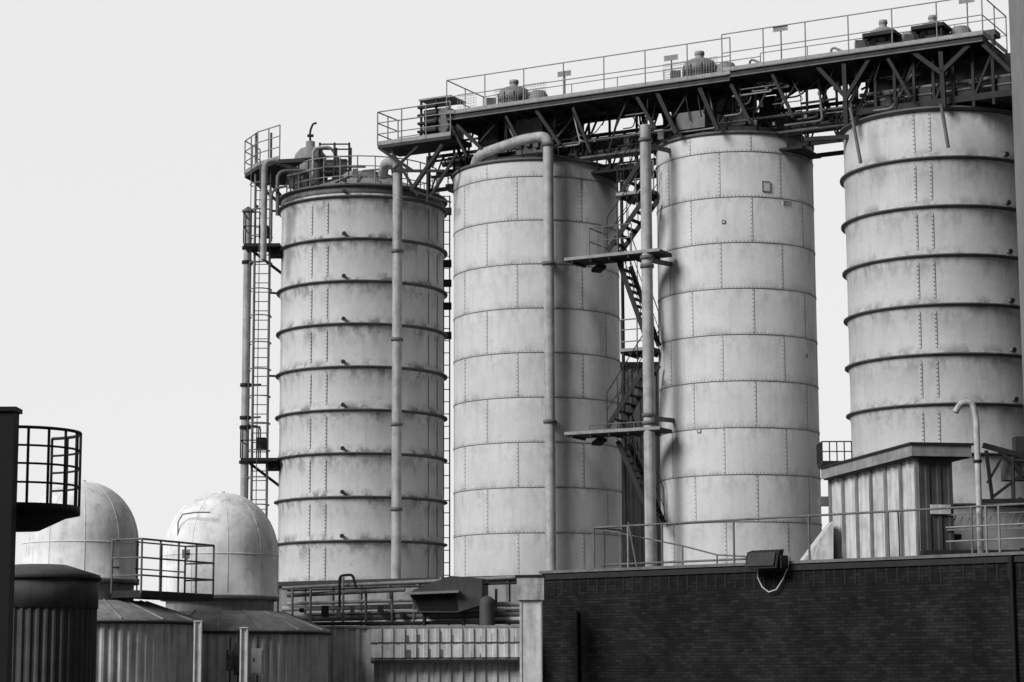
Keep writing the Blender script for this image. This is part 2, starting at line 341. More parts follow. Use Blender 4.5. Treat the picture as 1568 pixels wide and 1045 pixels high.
# ------------------------------------------------------------------ link walkway silo 1 -> gantry
g=group('link_walkway',R(620,222,2.4)); mb=MB(); zl=R(620,222,2.4).z
sa,sb=S(R(578,222,2.4)),S(R(690,212,2.4))
mb.rbox(sa,sb,1.1,2.4,zl,zl+.12,'deck'); mb.rail([SP(sa,1.2,zl+.1),SP(sa,2.4,zl+.1),SP(sb,2.4,zl+.1)],1.05,'galv',(.35,.7),.75,.022,toe=.12)
mb.rail([SP(sa,1.2,zl+.1),SP(sb,1.2,zl+.1)],1.05,'galv',(.5,),.75,.02)
def br(a,b,off,w=.09,k='dark'): mb.beam(R(a[0],a[1],off),R(b[0],b[1],off),w,w,k)
for o in (2.35,1.2):
    br((582,228),(632,262),o); br((678,222),(630,292),o,.11); br((600,232),(640,300),o,.07); br((640,225),(600,262),o,.07); br((660,300),(700,235),o,.08); br((600,262),(680,262),o,.08); br((655,240),(655,310),o,.07); br((630,292),(690,310),o,.06)
mb.build('deck_and_braces',g)
mb=MB(); s0,s1=S(R(642,180,1.6)),S(R(688,180,1.6)); zb,zt=zl+.12,R(660,152,1.6).z
mb.rbox(s0+.1,s1-.1,.6,1.5,zb,zt-.3,'mid')
for i in range(5): z=zb+(i+.6)*(zt-zb)/5.6; mb.rbox(s0-.04,s1-.45,1.5,1.66,z,z+.07,'dark')
for s in (s0,s1-.06,(s0+s1)/2): mb.rbox(s,s+.06,1.5,1.56,zb,zt,'dark')
mb.rbox(s0-.03,s1+.03,.6,1.6,zt,zt+.05,'galv'); mb.build('louvred_cabinet',g)

# ------------------------------------------------------------------ conveyor gantry
g=group('conveyor_gantry',SP(5,1,0)); mb=MB()
OF=2.3; zL=R(900,155,OF).z; zR=R(1300,93,OF).z; sL=S(R(683,186,OF)); sM=S(R(1118,122,OF)); sR=S(R(1505,63,OF)); OB=-.1
def deck(sa,sb,z):
    mb.rbox(sa,sb,OB,OF-.08,z+.1,z+.16,'deck')
    for o in (OB,OF-.08): mb.rbox(sa,sb,o,o+.08,z,z+.2,'deck')
    mb.rbox(sa,sb,OF,OF+.05,z+.17,z+.2,'mid'); mb.rbox(sa,sb,OF,OF+.05,z,z+.03,'mid')
    n=int((sb-sa)/1.05)
    for i in range(n+1):
        s=sa+(sb-sa-.08)*i/n; mb.rbox(s,s+.07,OB+.08,OF-.08,z-.05,z+.1,'deck')
    mb.rbox(sa,sb,1.0,1.1,z-.12,z-.05,'deck')
deck(sL,sM,zL); deck(sM,sR,zR)
mb.build('deck',g)
mb=MB()
zz=zL+.2
mb.rail([SP(sL,.0,zz),SP(sL,OF-.04,zz),SP(sM,OF-.04,zz)],1.08,'galv',(.55,),1.25,.019,toe=.13)
zz=zR+.2
mb.rail([SP(sM-.25,OF-.04,zz),SP(sR,OF-.04,zz),SP(sR,.0,zz)],1.1,'galv',(.55,),1.25,.019,toe=.13)
mb.rail([SP(sL,.0,zL+.2),SP(sM,.0,zL+.2)],1.08,'galv',(.55,),1.6,.015); mb.rail([SP(sM,.0,zR+.2),SP(sR,.0,zR+.2)],1.08,'galv',(.55,),1.6,.015)
def meshp(ua,ub,va,z):
    a,b=S(R(ua,va,OF)),S(R(ub,va,OF)); n=int((b-a)/.08)
    for i in range(n+1): s=a+(b-a)*i/n; mb.tube(SP(s,OF-.04,z+.2),SP(s,OF-.04,z+.78),.006,'galv',3)
    for i in range(8): mb.tube(SP(a,OF-.04,z+.22+i*.08),SP(b,OF-.04,z+.22+i*.08),.006,'galv',3)
meshp(756,792,160,zL); meshp(1015,1050,140,zL); meshp(1052,1098,120,zL); meshp(700,728,160,zL); meshp(800,835,160,zL)
mb.build('guard_rails',g)
mb=MB()
for a,b,w in [((1248,98),(1296,150),.11),((1332,90),(1296,150),.11),((1293,95),(1296,190),.12),((1398,80),(1441,112),.12),((1484,70),(1441,112),.12),((1441,80),(1446,165),.12),
              ((975,147),(1004,198),.1),((1006,140),(1036,205),.12),((1072,135),(1100,200),.12),((1120,130),(1150,190),.1),((822,170),(858,222),.1),((700,192),(745,235),.1),((775,178),(800,225),.08),
              ((690,190),(715,240),.08),((878,165),(905,235),.08),((1182,112),(1215,180),.09),((1505,68),(1548,110),.1),((1360,90),(1395,150),.09)]:
    for o in (2.2,.6): mb.beam(R(a[0],a[1],o),R(b[0],b[1],o) if o==2.2 else R(a[0]+25,a[1]+20,o)-up*1.3,w,w,'dark')
for o,zc,r in ((.2,.75,.09),(.5,.42,.07),(-.3,.95,.12),(.9,.2,.05),(.0,.1,.06),(1.2,.62,.04),(-.6,.5,.05)):
    mb.sweep([SP(-3.2,o,t2+zc),SP(12.3,o,t2+zc)],r,'mid',8)
s=-3.4
while s<13.5:
    if abs(((s+0.0)%6.2)-3.1)<2.4:
        mb.tube(SP(s,.6,t2-.15),SP(s+.45,.6,t2+.9),.028,'dark',5); mb.tube(SP(s+.45,.6,t2+.9),SP(s+.9,.6,t2-.15),.028,'dark',5)
    mb.beam(SP(s,.7,t2-.2),SP(s,.7,zL),.06,.06,'dark'); s+=.9
for o in (.6,-.9): mb.beam(SP(-3.4,o,t2+.92),SP(13.4,o,t2+.92),.06,.1,'dark'); mb.beam(SP(-3.4,o,t2-.15),SP(13.4,o,t2-.15),.08,.12,'dark')
for a,b in ((-2.6,-1.7),(2.2,4.1),(8.2,9.1)):
    mb.rbox(a,b,-.6,.9,t2-.32,t2-.25,'dark'); mb.rail([SP(a,.9,t2-.25),SP(b,.9,t2-.25)],1.0,'dark',(.35,.7),.4,.02)
mb.beam(R(1232,214,1.2),R(1300,210,1.2),.12,.12,'dark')
# small-bore pipes, cable drops, valves and boxes hung under the deck
rr_=random.Random(3)
for i in range(150):
    s=rr_.uniform(-3,12.6); o=rr_.uniform(.4,2.1); z=rr_.uniform(t2+.1,zL-.15); t=rr_.random()
    if t<.35: mb.sweep(rnd([SP(s,o,z),SP(s+rr_.uniform(.3,1.3),o,z),SP(s+rr_.uniform(.3,1.3),o-.3,zL)],.12,3),rr_.uniform(.015,.04),rr_.choice(['mid','dark','galv']),6)
    elif t<.6: mb.tube(SP(s,o,z),SP(s+rr_.uniform(-.2,.2),o,zL),rr_.uniform(.012,.035),'dark',5)
    elif t<.8: w=rr_.uniform(.06,.2); mb.rbox(s,s+w,o,o+w*.8,z,z+w*1.2,rr_.choice(['mid','dark','mid']))
    else: mb.beam(SP(s,o,z),SP(s+rr_.uniform(.3,.9),o,zL),.05,.05,'dark')
mb.build('braces_and_conveyor',g)
mb=MB()
for c,t,zd in ((c2,t2,zL),(c3,t3,zL),(c4,t4,zR)):
    sc=S(c); oc=(c-O).dot(N)
    for ds,do,w in ((-.9,1.0,.28),(.5,.9,.45),(1.3,.3,.25),(-.2,.2,.5),(-1.6,.2,.2)):
        mb.rbox(sc+ds-w,sc+ds+w,oc+do-w,oc+do+w,t,zd,'mid' if w>.4 else 'deck')
        for q in (.25,.6): mb.rbox(sc+ds-w-.03,sc+ds+w+.03,oc+do-w-.03,oc+do+w+.03,t+(zd-t)*q,t+(zd-t)*q+.05,'dark')
    mb.lathe(c,[(2.2,t+.05),(2.2,t+.2),(1.0,t+.55),(.6,t+.9)],'deck',24)
    for i in range(16):
        a=i*math.pi/8+.2; mb.tube((c.x+2.2*math.sin(a),c.y-2.2*math.cos(a),t),(c.x+2.2*math.sin(a),c.y-2.2*math.cos(a),t+.5),.02,'dark',5)
s=S(R(1058,170,1.9)); mb.rbox(s-.45,s+.45,1.6,1.95,R(1058,198,1.9).z,R(1058,172,1.9).z,'mid')
s0,s1=S(R(1312,110,1.8)),S(c4)+2.9
mb.rbox(s0,s1,-1.4,1.9,t4+.12,t4+.3,'dark'); mb.rbox(s0+.3,s1-.2,-.6,1.2,t4+.3,zR-.1,'deck')
for i in range(9):
    s=s0+(s1-s0)*i/8; mb.beam(SP(s,1.85,t4-.05),SP(s,1.85,zR),.08,.08,'dark')
for i in range(0,8,2):
    s=s0+(s1-s0)*i/8; d=(s1-s0)/8; mb.beam(SP(s,1.85,t4+.2),SP(s+d,1.85,zR-.2),.06,.06,'dark')
for s,w in ((s0+.9,.13),(s0+3.3,.12)): mb.lathe(SP(s,1.7,0)[:2],[(w,t4+.3),(w,t4+.6),(w*1.3,t4+.6),(w*1.3,t4+.66),(w*.3,t4+.75)],'cladd',14)
for s in (s0+.5,s0+1.6,s0+2.7,s0+3.8): mb.rbox(s,s+.5,1.3,1.75,t4+.3,t4+.3+.25+.3*random.random(),'deck')
mb.sweep([SP(s0,1.6,t4+.75),SP(s1,1.6,t4+.75)],.06,'mid',8); mb.sweep([SP(s0,1.75,t4+.5),SP(s1,1.75,t4+.5)],.03,'mid',6)
mb.sweep([R(1302,165,2.7),R(1318,250,2.7)],.05,'mid',8); mb.sweep([R(1441,160,2.75),R(1452,226,2.75)],.05,'mid',8)
mb.build('chutes_and_head_frame',g)

# roof ventilators / filter heads standing on the gantry
def vent(u,vt,z,r,off=1.3,k='neck',tall=1.):
    p=R(u,vt,off); g=group('filter_ventilator',(p.x,p.y,z)); mb=MB(); h=(p.z-z)
    mb.lathe((p.x,p.y),[(r*.85,z),(r*.85,z+h*.4),(r,z+h*.42),(r,z+h*.56),(r*.85,z+h*.7),(r*.45,z+h*.78),(r*.25,z+h*.8),(r*.25,z+h*.88),(r*.3,z+h*.89),(r*.28,z+h*.97),(0,z+h)],k,20)
    for i in range(10): a=i*math.pi/5; mb.beam((p.x+r*math.sin(a),p.y-r*math.cos(a),z+h*.05),(p.x+r*math.sin(a),p.y-r*math.cos(a),z+h*.57),.035,.035,'dark')
    mb.build('housing',g)
    mb=MB(); q=p+E*(r+.35); mb.lathe((q.x,q.y),[(.3,z),(.3,z+h*.42),(.22,z+h*.56),(0,z+h*.6)],'clad2',16); mb.obox((p.x-r-.35,p.y,z),(.3,0,0),(0,.3,0),(0,0,h*.5),'mid'); mb.tube(p+E*.2-up*h*.35,q-up*h*.55,.05,'mid',8); mb.build('motor',g)
vent(787,122,zL+.16,.5); vent(1071,78,zL+.16,.5); vent(1352,30,zR+.16,.42); vent(1428,23,zR+.16,.44)
g=group('gantry_equipment',R(1350,60,1.9)); mb=MB()
for u in (1325,1400):
    a=R(u,70,2.0); s=S(a); z=zR+.2
    for d in (0,.75): mb.beam(SP(s+d,1.9,z),SP(s+d,1.9,z+.55),.06,.06,'dark')
    mb.rbox(s-.08,s+.85,1.3,2.0,z+.5,z+.6,'dark'); mb.beam(SP(s-.1,1.9,z+.5),SP(s+.3,1.9,z),.06,.06,'dark')
    mb.rbox(s+.3,s+.8,1.2,1.9,z,z+.3,'deck')
mb.build('motor_frames',g)
mb=MB()
for u,z in ((862,zL),(1026,zL),(1195,zR),(1483,zR)):
    s=S(R(u,120,OF)); k=z+1.28 if z==zR else z+1.0
    mb.rbox(s-.22,s+.22,OF-.1,OF-.06,k-.12,k+.04,'railw'); mb.beam(SP(s,OF-.12,z+.2),SP(s,OF-.12,k),.03,.03,'mid')
    for i in range(4): mb.rbox(s-.2,s+.2,OF-.06,OF-.05,k-.1+i*.035,k-.085+i*.035,'mid')
for u in (1150,1275):
    s=S(R(u,100,1.5)); mb.sweep(rnd([SP(s,1.6,zR+.2),SP(s,1.6,zR+.7),SP(s+.5,1.6,zR+.4)],.2),.035,'galv',8)
for u,z in ((1170,zR),(1500,zR),(905,zL)):
    s=S(R(u,100,1.2)); mb.rbox(s-.3,s+.5,.8,1.3,z+.45,z+.6,'mid'); mb.rbox(s-.25,s-.18,1.2,1.3,z+.1,z+.45,'mid'); mb.rbox(s+.38,s+.45,1.2,1.3,z+.1,z+.45,'mid')
mb.build('junction_boxes_and_lamps',g)

# ------------------------------------------------------------------ stair tower between silos 2 and 3
g=group('stair_tower',R(940,500,1.2)); mb=MB()
def landing(ua,ub,v,off0,off1,railk=True):
    z=R((ua+ub)/2,v,off1).z; a,b=S(R(ua,v,off1)),S(R(ub,v,off1)); mb.rbox(a,b,off0,off1,z+.02,z+.12,'dark'); mb.rbox(a-.02,b+.02,off1,off1+.04,z+.05,z+.14,'galv')
    for i in range(5): s=a+(b-a)*(i+.3)/5; mb.rbox(s,s+.05,off0,off1,z-.04,z+.02,'dark')
    return a,b,z
for v in (395,665):
    a,b,z=landing(866,1010,v,1.9,2.75); mb.rail([SP(a+.75,2.7,z+.1),SP(b-.35,2.7,z+.1)] if v>500 else [SP(a+.75,1.6,z+.1),SP(a+.75,2.7,z+.1),SP(b-.9,2.7,z+.1)],.85 if v<500 else .2,'mid',(.45,) if v<500 else (),.5,.018)
    mb.beam(SP(a+.8,2.0,z-.05),SP(a+.5,1.8,z-.15),.3,.1,'dark')
a,b,z=landing(950,1000,540,.4,1.4); mb.rail([SP(a,1.35,z),SP(b,1.35,z)],1.0,'galv',(.35,.7),.5,.022)
a,b,z=landing(945,1000,300,.4,1.4); mb.rail([SP(a,1.35,z),SP(b,1.35,z)],1.0,'galv',(.5,),.5,.022)
wv=N*-.75
for p,q,o in (((930,385),(990,300),2.2),((948,402),(992,525),2.2),((930,655),(992,555),2.2),((946,676),(1000,800),2.2),((945,305),(985,240),1.4)):
    mb.stair(R(p[0],p[1],o),R(q[0],q[1],o),wv,'dark')
mb.tube(R(951,235,.8),SP(S(R(951,235,.8)),.8,0),.05,'dark',6)
mb.build('flights_and_landings',g)
g=group('cable_ladder',(W(682,500,71.5).x,71.5,0)); mb=MB(); x=W(684,500,71.5).x; zt=zrow(684,300,71.5)
for d in (-.1,.1): mb.tube((x+d,71.5,1),(x+d,71.5,zt),.025,'dark',5)
z=1.2
while z<zt: mb.tube((x-.1,71.5,z),(x+.1,71.5,z),.015,'dark',4); z+=.4
for v in (330,410,440,475,520): mb.obox((x-.2,71.3,zrow(684,v,71.5)),(.36,0,0),(0,.2,0),(0,0,.22),'dark')
mb.build('tray',g)
g=group('clad_building',W(975,800,76)); mb=MB(); a,b=W(930,600,76),W(1030,600,76); zt=zrow(970,562,76)
mb.corr(a,b,0,zt,'clad2',.3,.06); mb.obox((a.x,76.1,0),(b.x-a.x,0,0),(0,5,0),(0,0,zt-.02),'clad2'); mb.obox((a.x-.1,75.85,zt),(b.x-a.x+.2,0,0),(0,5.4,0),(0,0,.15),'dark'); mb.build('walls_and_roof',g)
g=group('silo_plinth_building',SP(0,2,0)); mb=MB(); zp=R(600,893,3.2).z
mb.rbox(-9.5,14.5,-4,3.2,0,zp,'clad2'); mb.rbox(-9.6,14.6,3.1,3.35,zp,zp+.12,'deck')
for i in range(24): mb.rbox(-9.3+i,-9.2+i,3.2,3.26,0,zp,'mid')
mb.build('walls',g)

# ------------------------------------------------------------------ brick building on the right
g=group('brick_building',W(1200,870,53)); B0=W(830,880,58.); B1=W(1620,846,48.8); zb=(B0.z+B1.z)/2
B0.z=B1.z=0; bd=(B1-B0); BL=bd.length; bd.normalize(); bn=V((bd.y,-bd.x,0))
if bn.y>0: bn=-bn
def BP(t,o,z): p=B0+bd*t+bn*o; return V((p.x,p.y,z))
def BR(u,v,o=0.):
    d=ray(u,v); c=V((0,0,EYE)); t=(o-(c-B0).dot(bn))/d.dot(bn); return c+d*t
def BT(p): return (p-B0).dot(bd)
me=bpy.data.meshes.new('walls'); vs=[];uvs=[];fs=[]
cor=[BP(0,0,0),BP(BL,0,0),BP(BL,-3.6,0),BP(0,-3.6,0)]; acc=0
for i in range(4):
    a,b=cor[i],cor[(i+1)%4]; L=(b-a).length; k=len(vs); vs+=[a,b,b+up*zb,a+up*zb]; uvs+=[(acc,0),(acc+L,0),(acc+L,zb),(acc,zb)]; fs.append((k,k+1,k+2,k+3)); acc+=L
me.from_pydata([tuple(x-g.location) for x in vs],[],fs); ul=me.uv_layers.new(name='UVMap')
for i,q in enumerate(uvs): ul.data[i].uv=q
me.materials.append(M['brick']); ob=bpy.data.objects.new('walls',me); bpy.context.collection.objects.link(ob); ob.parent=g
mb=MB(); mb.obox(BP(-.06,.06,zb),bd*(BL+.1),-bn*.35,up*.07,'mid'); mb.obox(BP(0,-.35,zb-.3),bd*BL,-bn*3.25,up*.1,'deck')
mb.obox(BP(.0,.05,zb-.16),bd*BL,-bn*.049,up*.13,'coping')
for i in range(int(BL/.28)): mb.obox(BP(.1+i*.28,.012,zb-.55),bd*.05,-bn*.011,up*.38,'black')
mb.build('coping_and_roof',g)
mb=MB(); t=BT(BR(886,940)); mb.tube(BP(t,.08,0),BP(t,.08,zb-1.0),.05,'black',8); mb.tube(BP(t+12.2,.08,0),BP(t+12.2,.08,zb),.05,'black',8); mb.build('downpipes',g)
g=group('roof_railing',BP(5,-.2,zb)); mb=MB(); ts=BT(BR(910,872,-.15)); z=zb+.07
mb.rail([BP(ts,-1.3,z),BP(ts,-.15,z),BP(BL,-.15,z)],1.06,'mid',(),2.2,.028)
for u in (962,1512,1532): t=BT(BR(u,860,-.15)); mb.tube(BP(t,-.15,z),BP(t,-.15,z+1.06),.03,'galv',6)
t2_=BT(BR(1450,860,-.15)); 
for h in (.3,.62): mb.tube(BP(t2_,-.15,z+h),BP(BL,-.15,z+h),.022,'galv',5)
pa=[BR(925,812,-.5),BR(965,820,-.5),BR(1045,836,-.5),BR(1098,850,-.5),BR(1210,856,-.5)]
mb.sweep(pa,.022,'mid',6); mb.tube(pa[0],V((pa[0].x,pa[0].y,z)),.025,'mid',6); mb.tube(pa[3],V((pa[3].x,pa[3].y,z)),.02,'mid',6); mb.tube(pa[2],V((pa[2].x,pa[2].y,z)),.02,'mid',6)
mb.tube(BP(ts,-.5,z+.12),BP(ts+5,-.5,z+.12),.03,'mid',6); mb.tube(BR(962,800,-.15),BR(975,868,-.15),.025,'mid',6)
mb.build('rails',g)
g=group('floodlight',BR(1172,855,.3)); mb=MB(); p=BR(1172,855,.35)
mb.obox(p-bd*.45-up*.2,bd*.9,bn*.22-up*.05,up*.4-bn*.12,'black'); mb.obox(p-bd*.38-up*.16+bn*.23-up*.03,bd*.76,bn*.02,up*.32-bn*.1,'deck')
for d in (-.5,.48): mb.obox(p+bd*d-up*.25-bn*.2,bd*.03,bn*.3,up*.3,'dark')
for i in range(8): mb.obox(p-bd*.4+bd*i*.11+up*.15-bn*.14,bd*.02,bn*.1,up*.05,'dark')
mb.obox(p-bd*.05-bn*.6-up*.12,bd*.1,bn*.5,up*.08,'dark')
mb.sweep([BR(1160,868,.3),BR(1160,884,.25),BR(1167,899,.2),BR(1177,907,.15),BR(1189,903,.12),BR(1199,887,.1),BR(1207,868,.08),BR(1209,848,.05)],.016,'white',6)
mb.build('lamp_housing',g)

# ------------------------------------------------------------------ shed on the brick roof
g=group('roof_shed',W(1410,780,52.6)); mb=MB()
c0=W(1410,845,52.4); cl=W(1276,845,58.4); zs=3.9
c0.z=cl.z=0; ld=(cl-c0).normalized(); Ls=(cl-c0).length; rd=V((-ld.y,ld.x,0)); 
if rd.x<0: rd=-rd
wR=.85; zt=W(1410,700,52.4).z
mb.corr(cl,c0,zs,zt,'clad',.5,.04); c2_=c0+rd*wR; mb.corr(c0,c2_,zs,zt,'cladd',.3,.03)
nr=int(Ls/1.0)
for i in range(nr+1): q=c0+ld*(Ls*i/nr)-rd*.07; mb.obox(q+up*zs,ld*.06,rd*.06,up*(zt-zs),'clad2'); mb.obox(q+ld*.06+up*zs,ld*.03,rd*.065,up*(zt-zs),'dark')
mb.obox(cl+up*zs+rd*.07,rd*(wR-.07),-ld*(Ls-.06),up*(zt-zs),'clad2')
mb.obox(c0-ld*.25-rd*.25+up*(zt+.0),ld*(Ls+.35),rd*(wR+.65),up*.27,'neck')
mb.obox(c0-ld*.3-rd*.3+up*(zt+.27),ld*(Ls+.45),rd*(wR+.75),up*.05,'dark')
mb.obox(c0-ld*.2-rd*.2+up*(zt-.03),ld*(Ls+.25),rd*(wR+.55),up*.03,'dark')
mb.obox(c0+rd*.25-ld*.05+up*(zt-1.35),rd*.5,-ld*.03,up*.22,'white')
mb.build('walls_and_roof',g)
mb=MB(); p=c0-rd*.14; mb.sweep([p+ld*1.0+up*3.9,p+ld*1.0+up*5.2,p+ld*1.03+up*5.5],.02,'dark',5); mb.build('conduit',g)
g=group('conveyor_hood',W(1250,840,58)); mb=MB(); a=W(1228,862,57.5); b=W(1276,862,57.5); t_=W(1276,798,57.5); q=V((0,1.2,0))
mb.add([a,b,t_,a+q,b+q,t_+q],[(0,1,2),(3,4,5),(0,1,4,3),(1,2,5,4),(2,0,3,5)],'clad'); a=W(1245,862,57.3); b=W(1276,858,57.3); t_=W(1276,835,57.3); q2=V((0,.15,0)); t3_=W(1252,838,57.3)
mb.add([a,b,t_,t3_,a+q2,b+q2,t_+q2,t3_+q2],[(0,1,2,3),(4,5,6,7),(0,1,5,4),(1,2,6,5),(2,3,7,6),(3,0,4,7)],'white'); mb.build('hood',g)
g=group('small_balcony',W(1280,700,60)); mb=MB(); z=W(1280,708,60).z; xa,xb=W(1256,700,60).x,W(1301,700,60).x
mb.obox((xa,59.6,z-.1),(xb-xa,0,0),(0,1,0),(0,0,.1),'dark'); mb.rail([V((xa,60.6,z)),V((xa,59.6,z)),V((xb,59.6,z))],.52,'dark',(.25,),.22,.018); mb.beam(((xa+xb)/2,60.5,0),((xa+xb)/2,60.5,z),.12,.12,'dark')
mb.obox((xa-.05,59.9,W(1280,775,60).z),(.4,0,0),(0,.3,0),(0,0,.25),'mid')
mb.build('deck_and_rail',g)
g=group('swan_neck_vent',W(1500,850,50.5)); mb=MB(); 
mb.sweep(rnd([V((W(1502,850,50.5).x,50.5,4)),V((W(1502,850,50.5).x,50.5,W(1492,640,50.5).z)),W(1488,615,50.5),W(1470,618,50.5),W(1463,632,50.5)],.25,8),.07,'board',12)
x=W(1502,850,50.5).x; mb.lathe((x,50.5),[(.07,6.4),(.1,6.4),(.1,6.46),(.07,6.46)],'dark',12,closed=True); mb.build('pipe',g)
g=group('roof_plant',W(1530,740,52)); mb=MB()
def wb(a,b,Y,w,k='dark'): mb.beam(W(a[0],a[1],Y),W(b[0],b[1],Y+.02),w,w,k)
for a,b,w in [((1505,682),(1600,708),.12),((1510,690),(1520,768),.07),((1530,690),(1600,760),.09),((1522,760),(1600,700),.07),((1550,700),(1552,768),.08),((1500,768),(1610,766),.1),((1535,700),(1512,740),.06)]: wb(a,b,52.6,w)
mb.obox(W(1540,735,52.8),(.9,0,0),(0,.5,0),(0,0,.45),'mid'); mb.obox(W(1414,852,52),(3.2,0,0),(0,.5,0),(0,0,.14),'dark'); mb.obox(W(1556,700,53.2),(.5,0,0),(0,.4,0),(0,0,.5),'deck')
mb.obox(W(1415,826,53.2),(.9,0,0),(0,.5,0),(0,0,.12),'deck')
for i in range(12): u=1455+i*11; wb((u,810),(u+10,788),52.6,.025,'galv')
wb((1450,789),(1600,783),52.5,.03,'galv'); wb((1450,812),(1600,808),52.5,.04,'galv')
mb.build('frames',g)

# ------------------------------------------------------------------ annex with pipe rack (centre bottom)
g=group('clad_annex',W(650,1000,57.5)); mb=MB(); Y=57.6
def wx(u,Y,v=990): return W(u,v,Y).x
zt=zrow(640,962,Y); z1_=zrow(680,1009,Y)
mb.corr((wx(430,Y),Y),(wx(569,Y),Y),0,zt,'clad',.3,.07); mb.obox((wx(430,Y),Y+.1,0),(wx(795,Y)-wx(430,Y),0,0),(0,3,0),(0,0,zt-.03),'clad2')
mb.obox((wx(430,Y),Y-.1,zt),(wx(800,Y)-wx(430,Y),0,0),(0,3.3,0),(0,0,.06),'neck')
x0,x1=wx(569,Y),wx(797,Y); mb.obox((x0,Y-.20,z1_),(x1-x0,0,0),(0,.29,0),(0,0,zt-z1_-.01),'clad2')
hz=(zt-z1_)/2
for j in range(2):
    mb.corr((x0,Y-.25-.05*(1-j)),(x1,Y-.25-.05*(1-j)),z1_+.03+j*hz,z1_+(j+1)*hz-.02,'clad',.285,.04)
    mb.obox((x0,Y-.3,z1_+j*hz-.03),(x1-x0,0,0),(0,.1,0),(0,0,.04),'mid')
rr_=random.Random(5)
for i in range(14):
    for j in range(2):
        if rr_.random()<.6:
            xx=x0+(i+.3+rr_.uniform(-.12,.12))*(x1-x0)/14; mb.obox((xx,Y-.262-.05*(1-j),z1_+.04+j*hz),(rr_.uniform(.04,.12),0,0),(0,.01,0),(0,0,rr_.uniform(.05,.26)),rr_.choice(['mid','clad2']))
mb.corr((x0,Y+.05),(x1,Y+.05),0,z1_,'clad',.3,.05); mb.obox((x0,Y-.32,z1_-.1),(x1-x0,0,0),(0,.35,0),(0,0,.06),'dark')
mb.obox((x0-.12,Y-.3,0),(.2,0,0),(0,.3,0),(0,0,z1_-.02),'clad')
mb.build('walls',g)
g=group('white_column',W(811,990,55.5)); mb=MB(); Y=55.6; a,b=wx(796,Y),wx(829,Y); zt=zrow(810,884,Y); zc=zrow(810,919,Y)
mb.obox((a,Y,0),(b-a,0,0),(0,.5,0),(0,0,zc),'white'); mb.obox((a-.07,Y-.08,zc),(b-a+.14,0,0),(0,.66,0),(0,0,zt-zc),'board'); mb.obox((a-.11,Y-.11,zt),(b-a+.22,0,0),(0,.72,0),(0,0,.05),'dark')
mb.obox((a+.0,Y-.02,0),(.05,0,0),(0,.019,0),(0,0,zc-.02),'white'); mb.obox((b-.05,Y-.02,0),(.05,0,0),(0,.019,0),(0,0,zc-.02),'white')
mb.build('shaft_and_cap',g)
g=group('pipe_rack',W(600,920,58.5)); mb=MB()
def hp(ua,va,ub,vb,r,k='pipe',Ya=58.9,Yb=58.3): mb.sweep([W(ua,va,Ya),W(ub,vb,Yb)],r,k,10)
hp(432,901,800,884,.05,'galv'); hp(440,912,620,903,.06,'mid'); hp(440,925,640,919,.05,'pipe',59.2,58.8); hp(432,933,800,925,.07,'pipe',59.3,58.7); hp(440,948,800,940,.09,'mid',59.0,58.4); hp(470,941,800,932,.045,'galv')
hp(440,905,800,893,.025,'dark',58.7,58.2); hp(560,955,800,949,.08,'clad',58.8,58.3); hp(432,956,800,953,.05,'dark',58.6,58.1)
for u in (447,475,525,560,600,634,675,720,760): x=wx(u,58.6); mb.tube((x,58.6,3.0),(x,58.6,zrow(u,884 if u in(525,675) else 902,58.6)),.035,'galv' if u%2 else 'mid',6)
for u in (458,492,515,536,578,612,705,742,775):
    x=wx(u,58.5); z=zrow(u,rr_.choice([930,938,945]),58.5); w=rr_.uniform(.1,.22); mb.obox((x,58.4,z),(w,0,0),(0,.2,0),(0,0,w*rr_.uniform(.8,1.6)),rr_.choice(['dark','mid','neck']))
mb.sweep(rnd([W(520,930,58.2),W(520,882,58.2),W(540,880,58.2),W(545,900,58.2)],.1),.035,'dark',8)
mb.lathe(W(746,930,57.9)[:2],[(.2,2.8),(.2,zrow(746,925,57.9)),(.2,zrow(746,919,57.9)),(.1,zrow(746,914,57.9)),(0,zrow(746,912,57.9))],'cladd',20)
mb.build('pipes',g)
g=group('ventilation_hood',W(680,910,58)); mb=MB(); Yh=57.9
pr=[(626,908),(648,897),(690,882),(738,886),(738,926),(700,938),(640,938)]
fr=[W(u,v,Yh) for u,v in pr]; bk=[p+V((.15,1.1,.0)) for p in fr]; n=len(pr)
mb.add(fr+bk,[tuple(range(n)),tuple(range(n,2*n))]+[(i,(i+1)%n,n+(i+1)%n,n+i) for i in range(n)],'cladd')
q=[W(u,v,Yh-.03) for u,v in ((630,909),(696,906),(700,934),(642,934))]; mb.add(q+[x+V((0,.025,0)) for x in q],[(0,1,2,3),(4,5,6,7),(0,1,5,4),(1,2,6,5),(2,3,7,6),(3,0,4,7)],'black')
mb.obox(W(622,911,Yh-.25),(1.35,0,.05),(0,.24,0.02),(0,0,.05),'galv')
mb.tube(W(650,938,Yh+.3),W(650,975,Yh+.3),.05,'dark'); mb.tube(W(710,936,Yh+.3),W(710,975,Yh+.3),.05,'dark'); mb.build('hood',g)

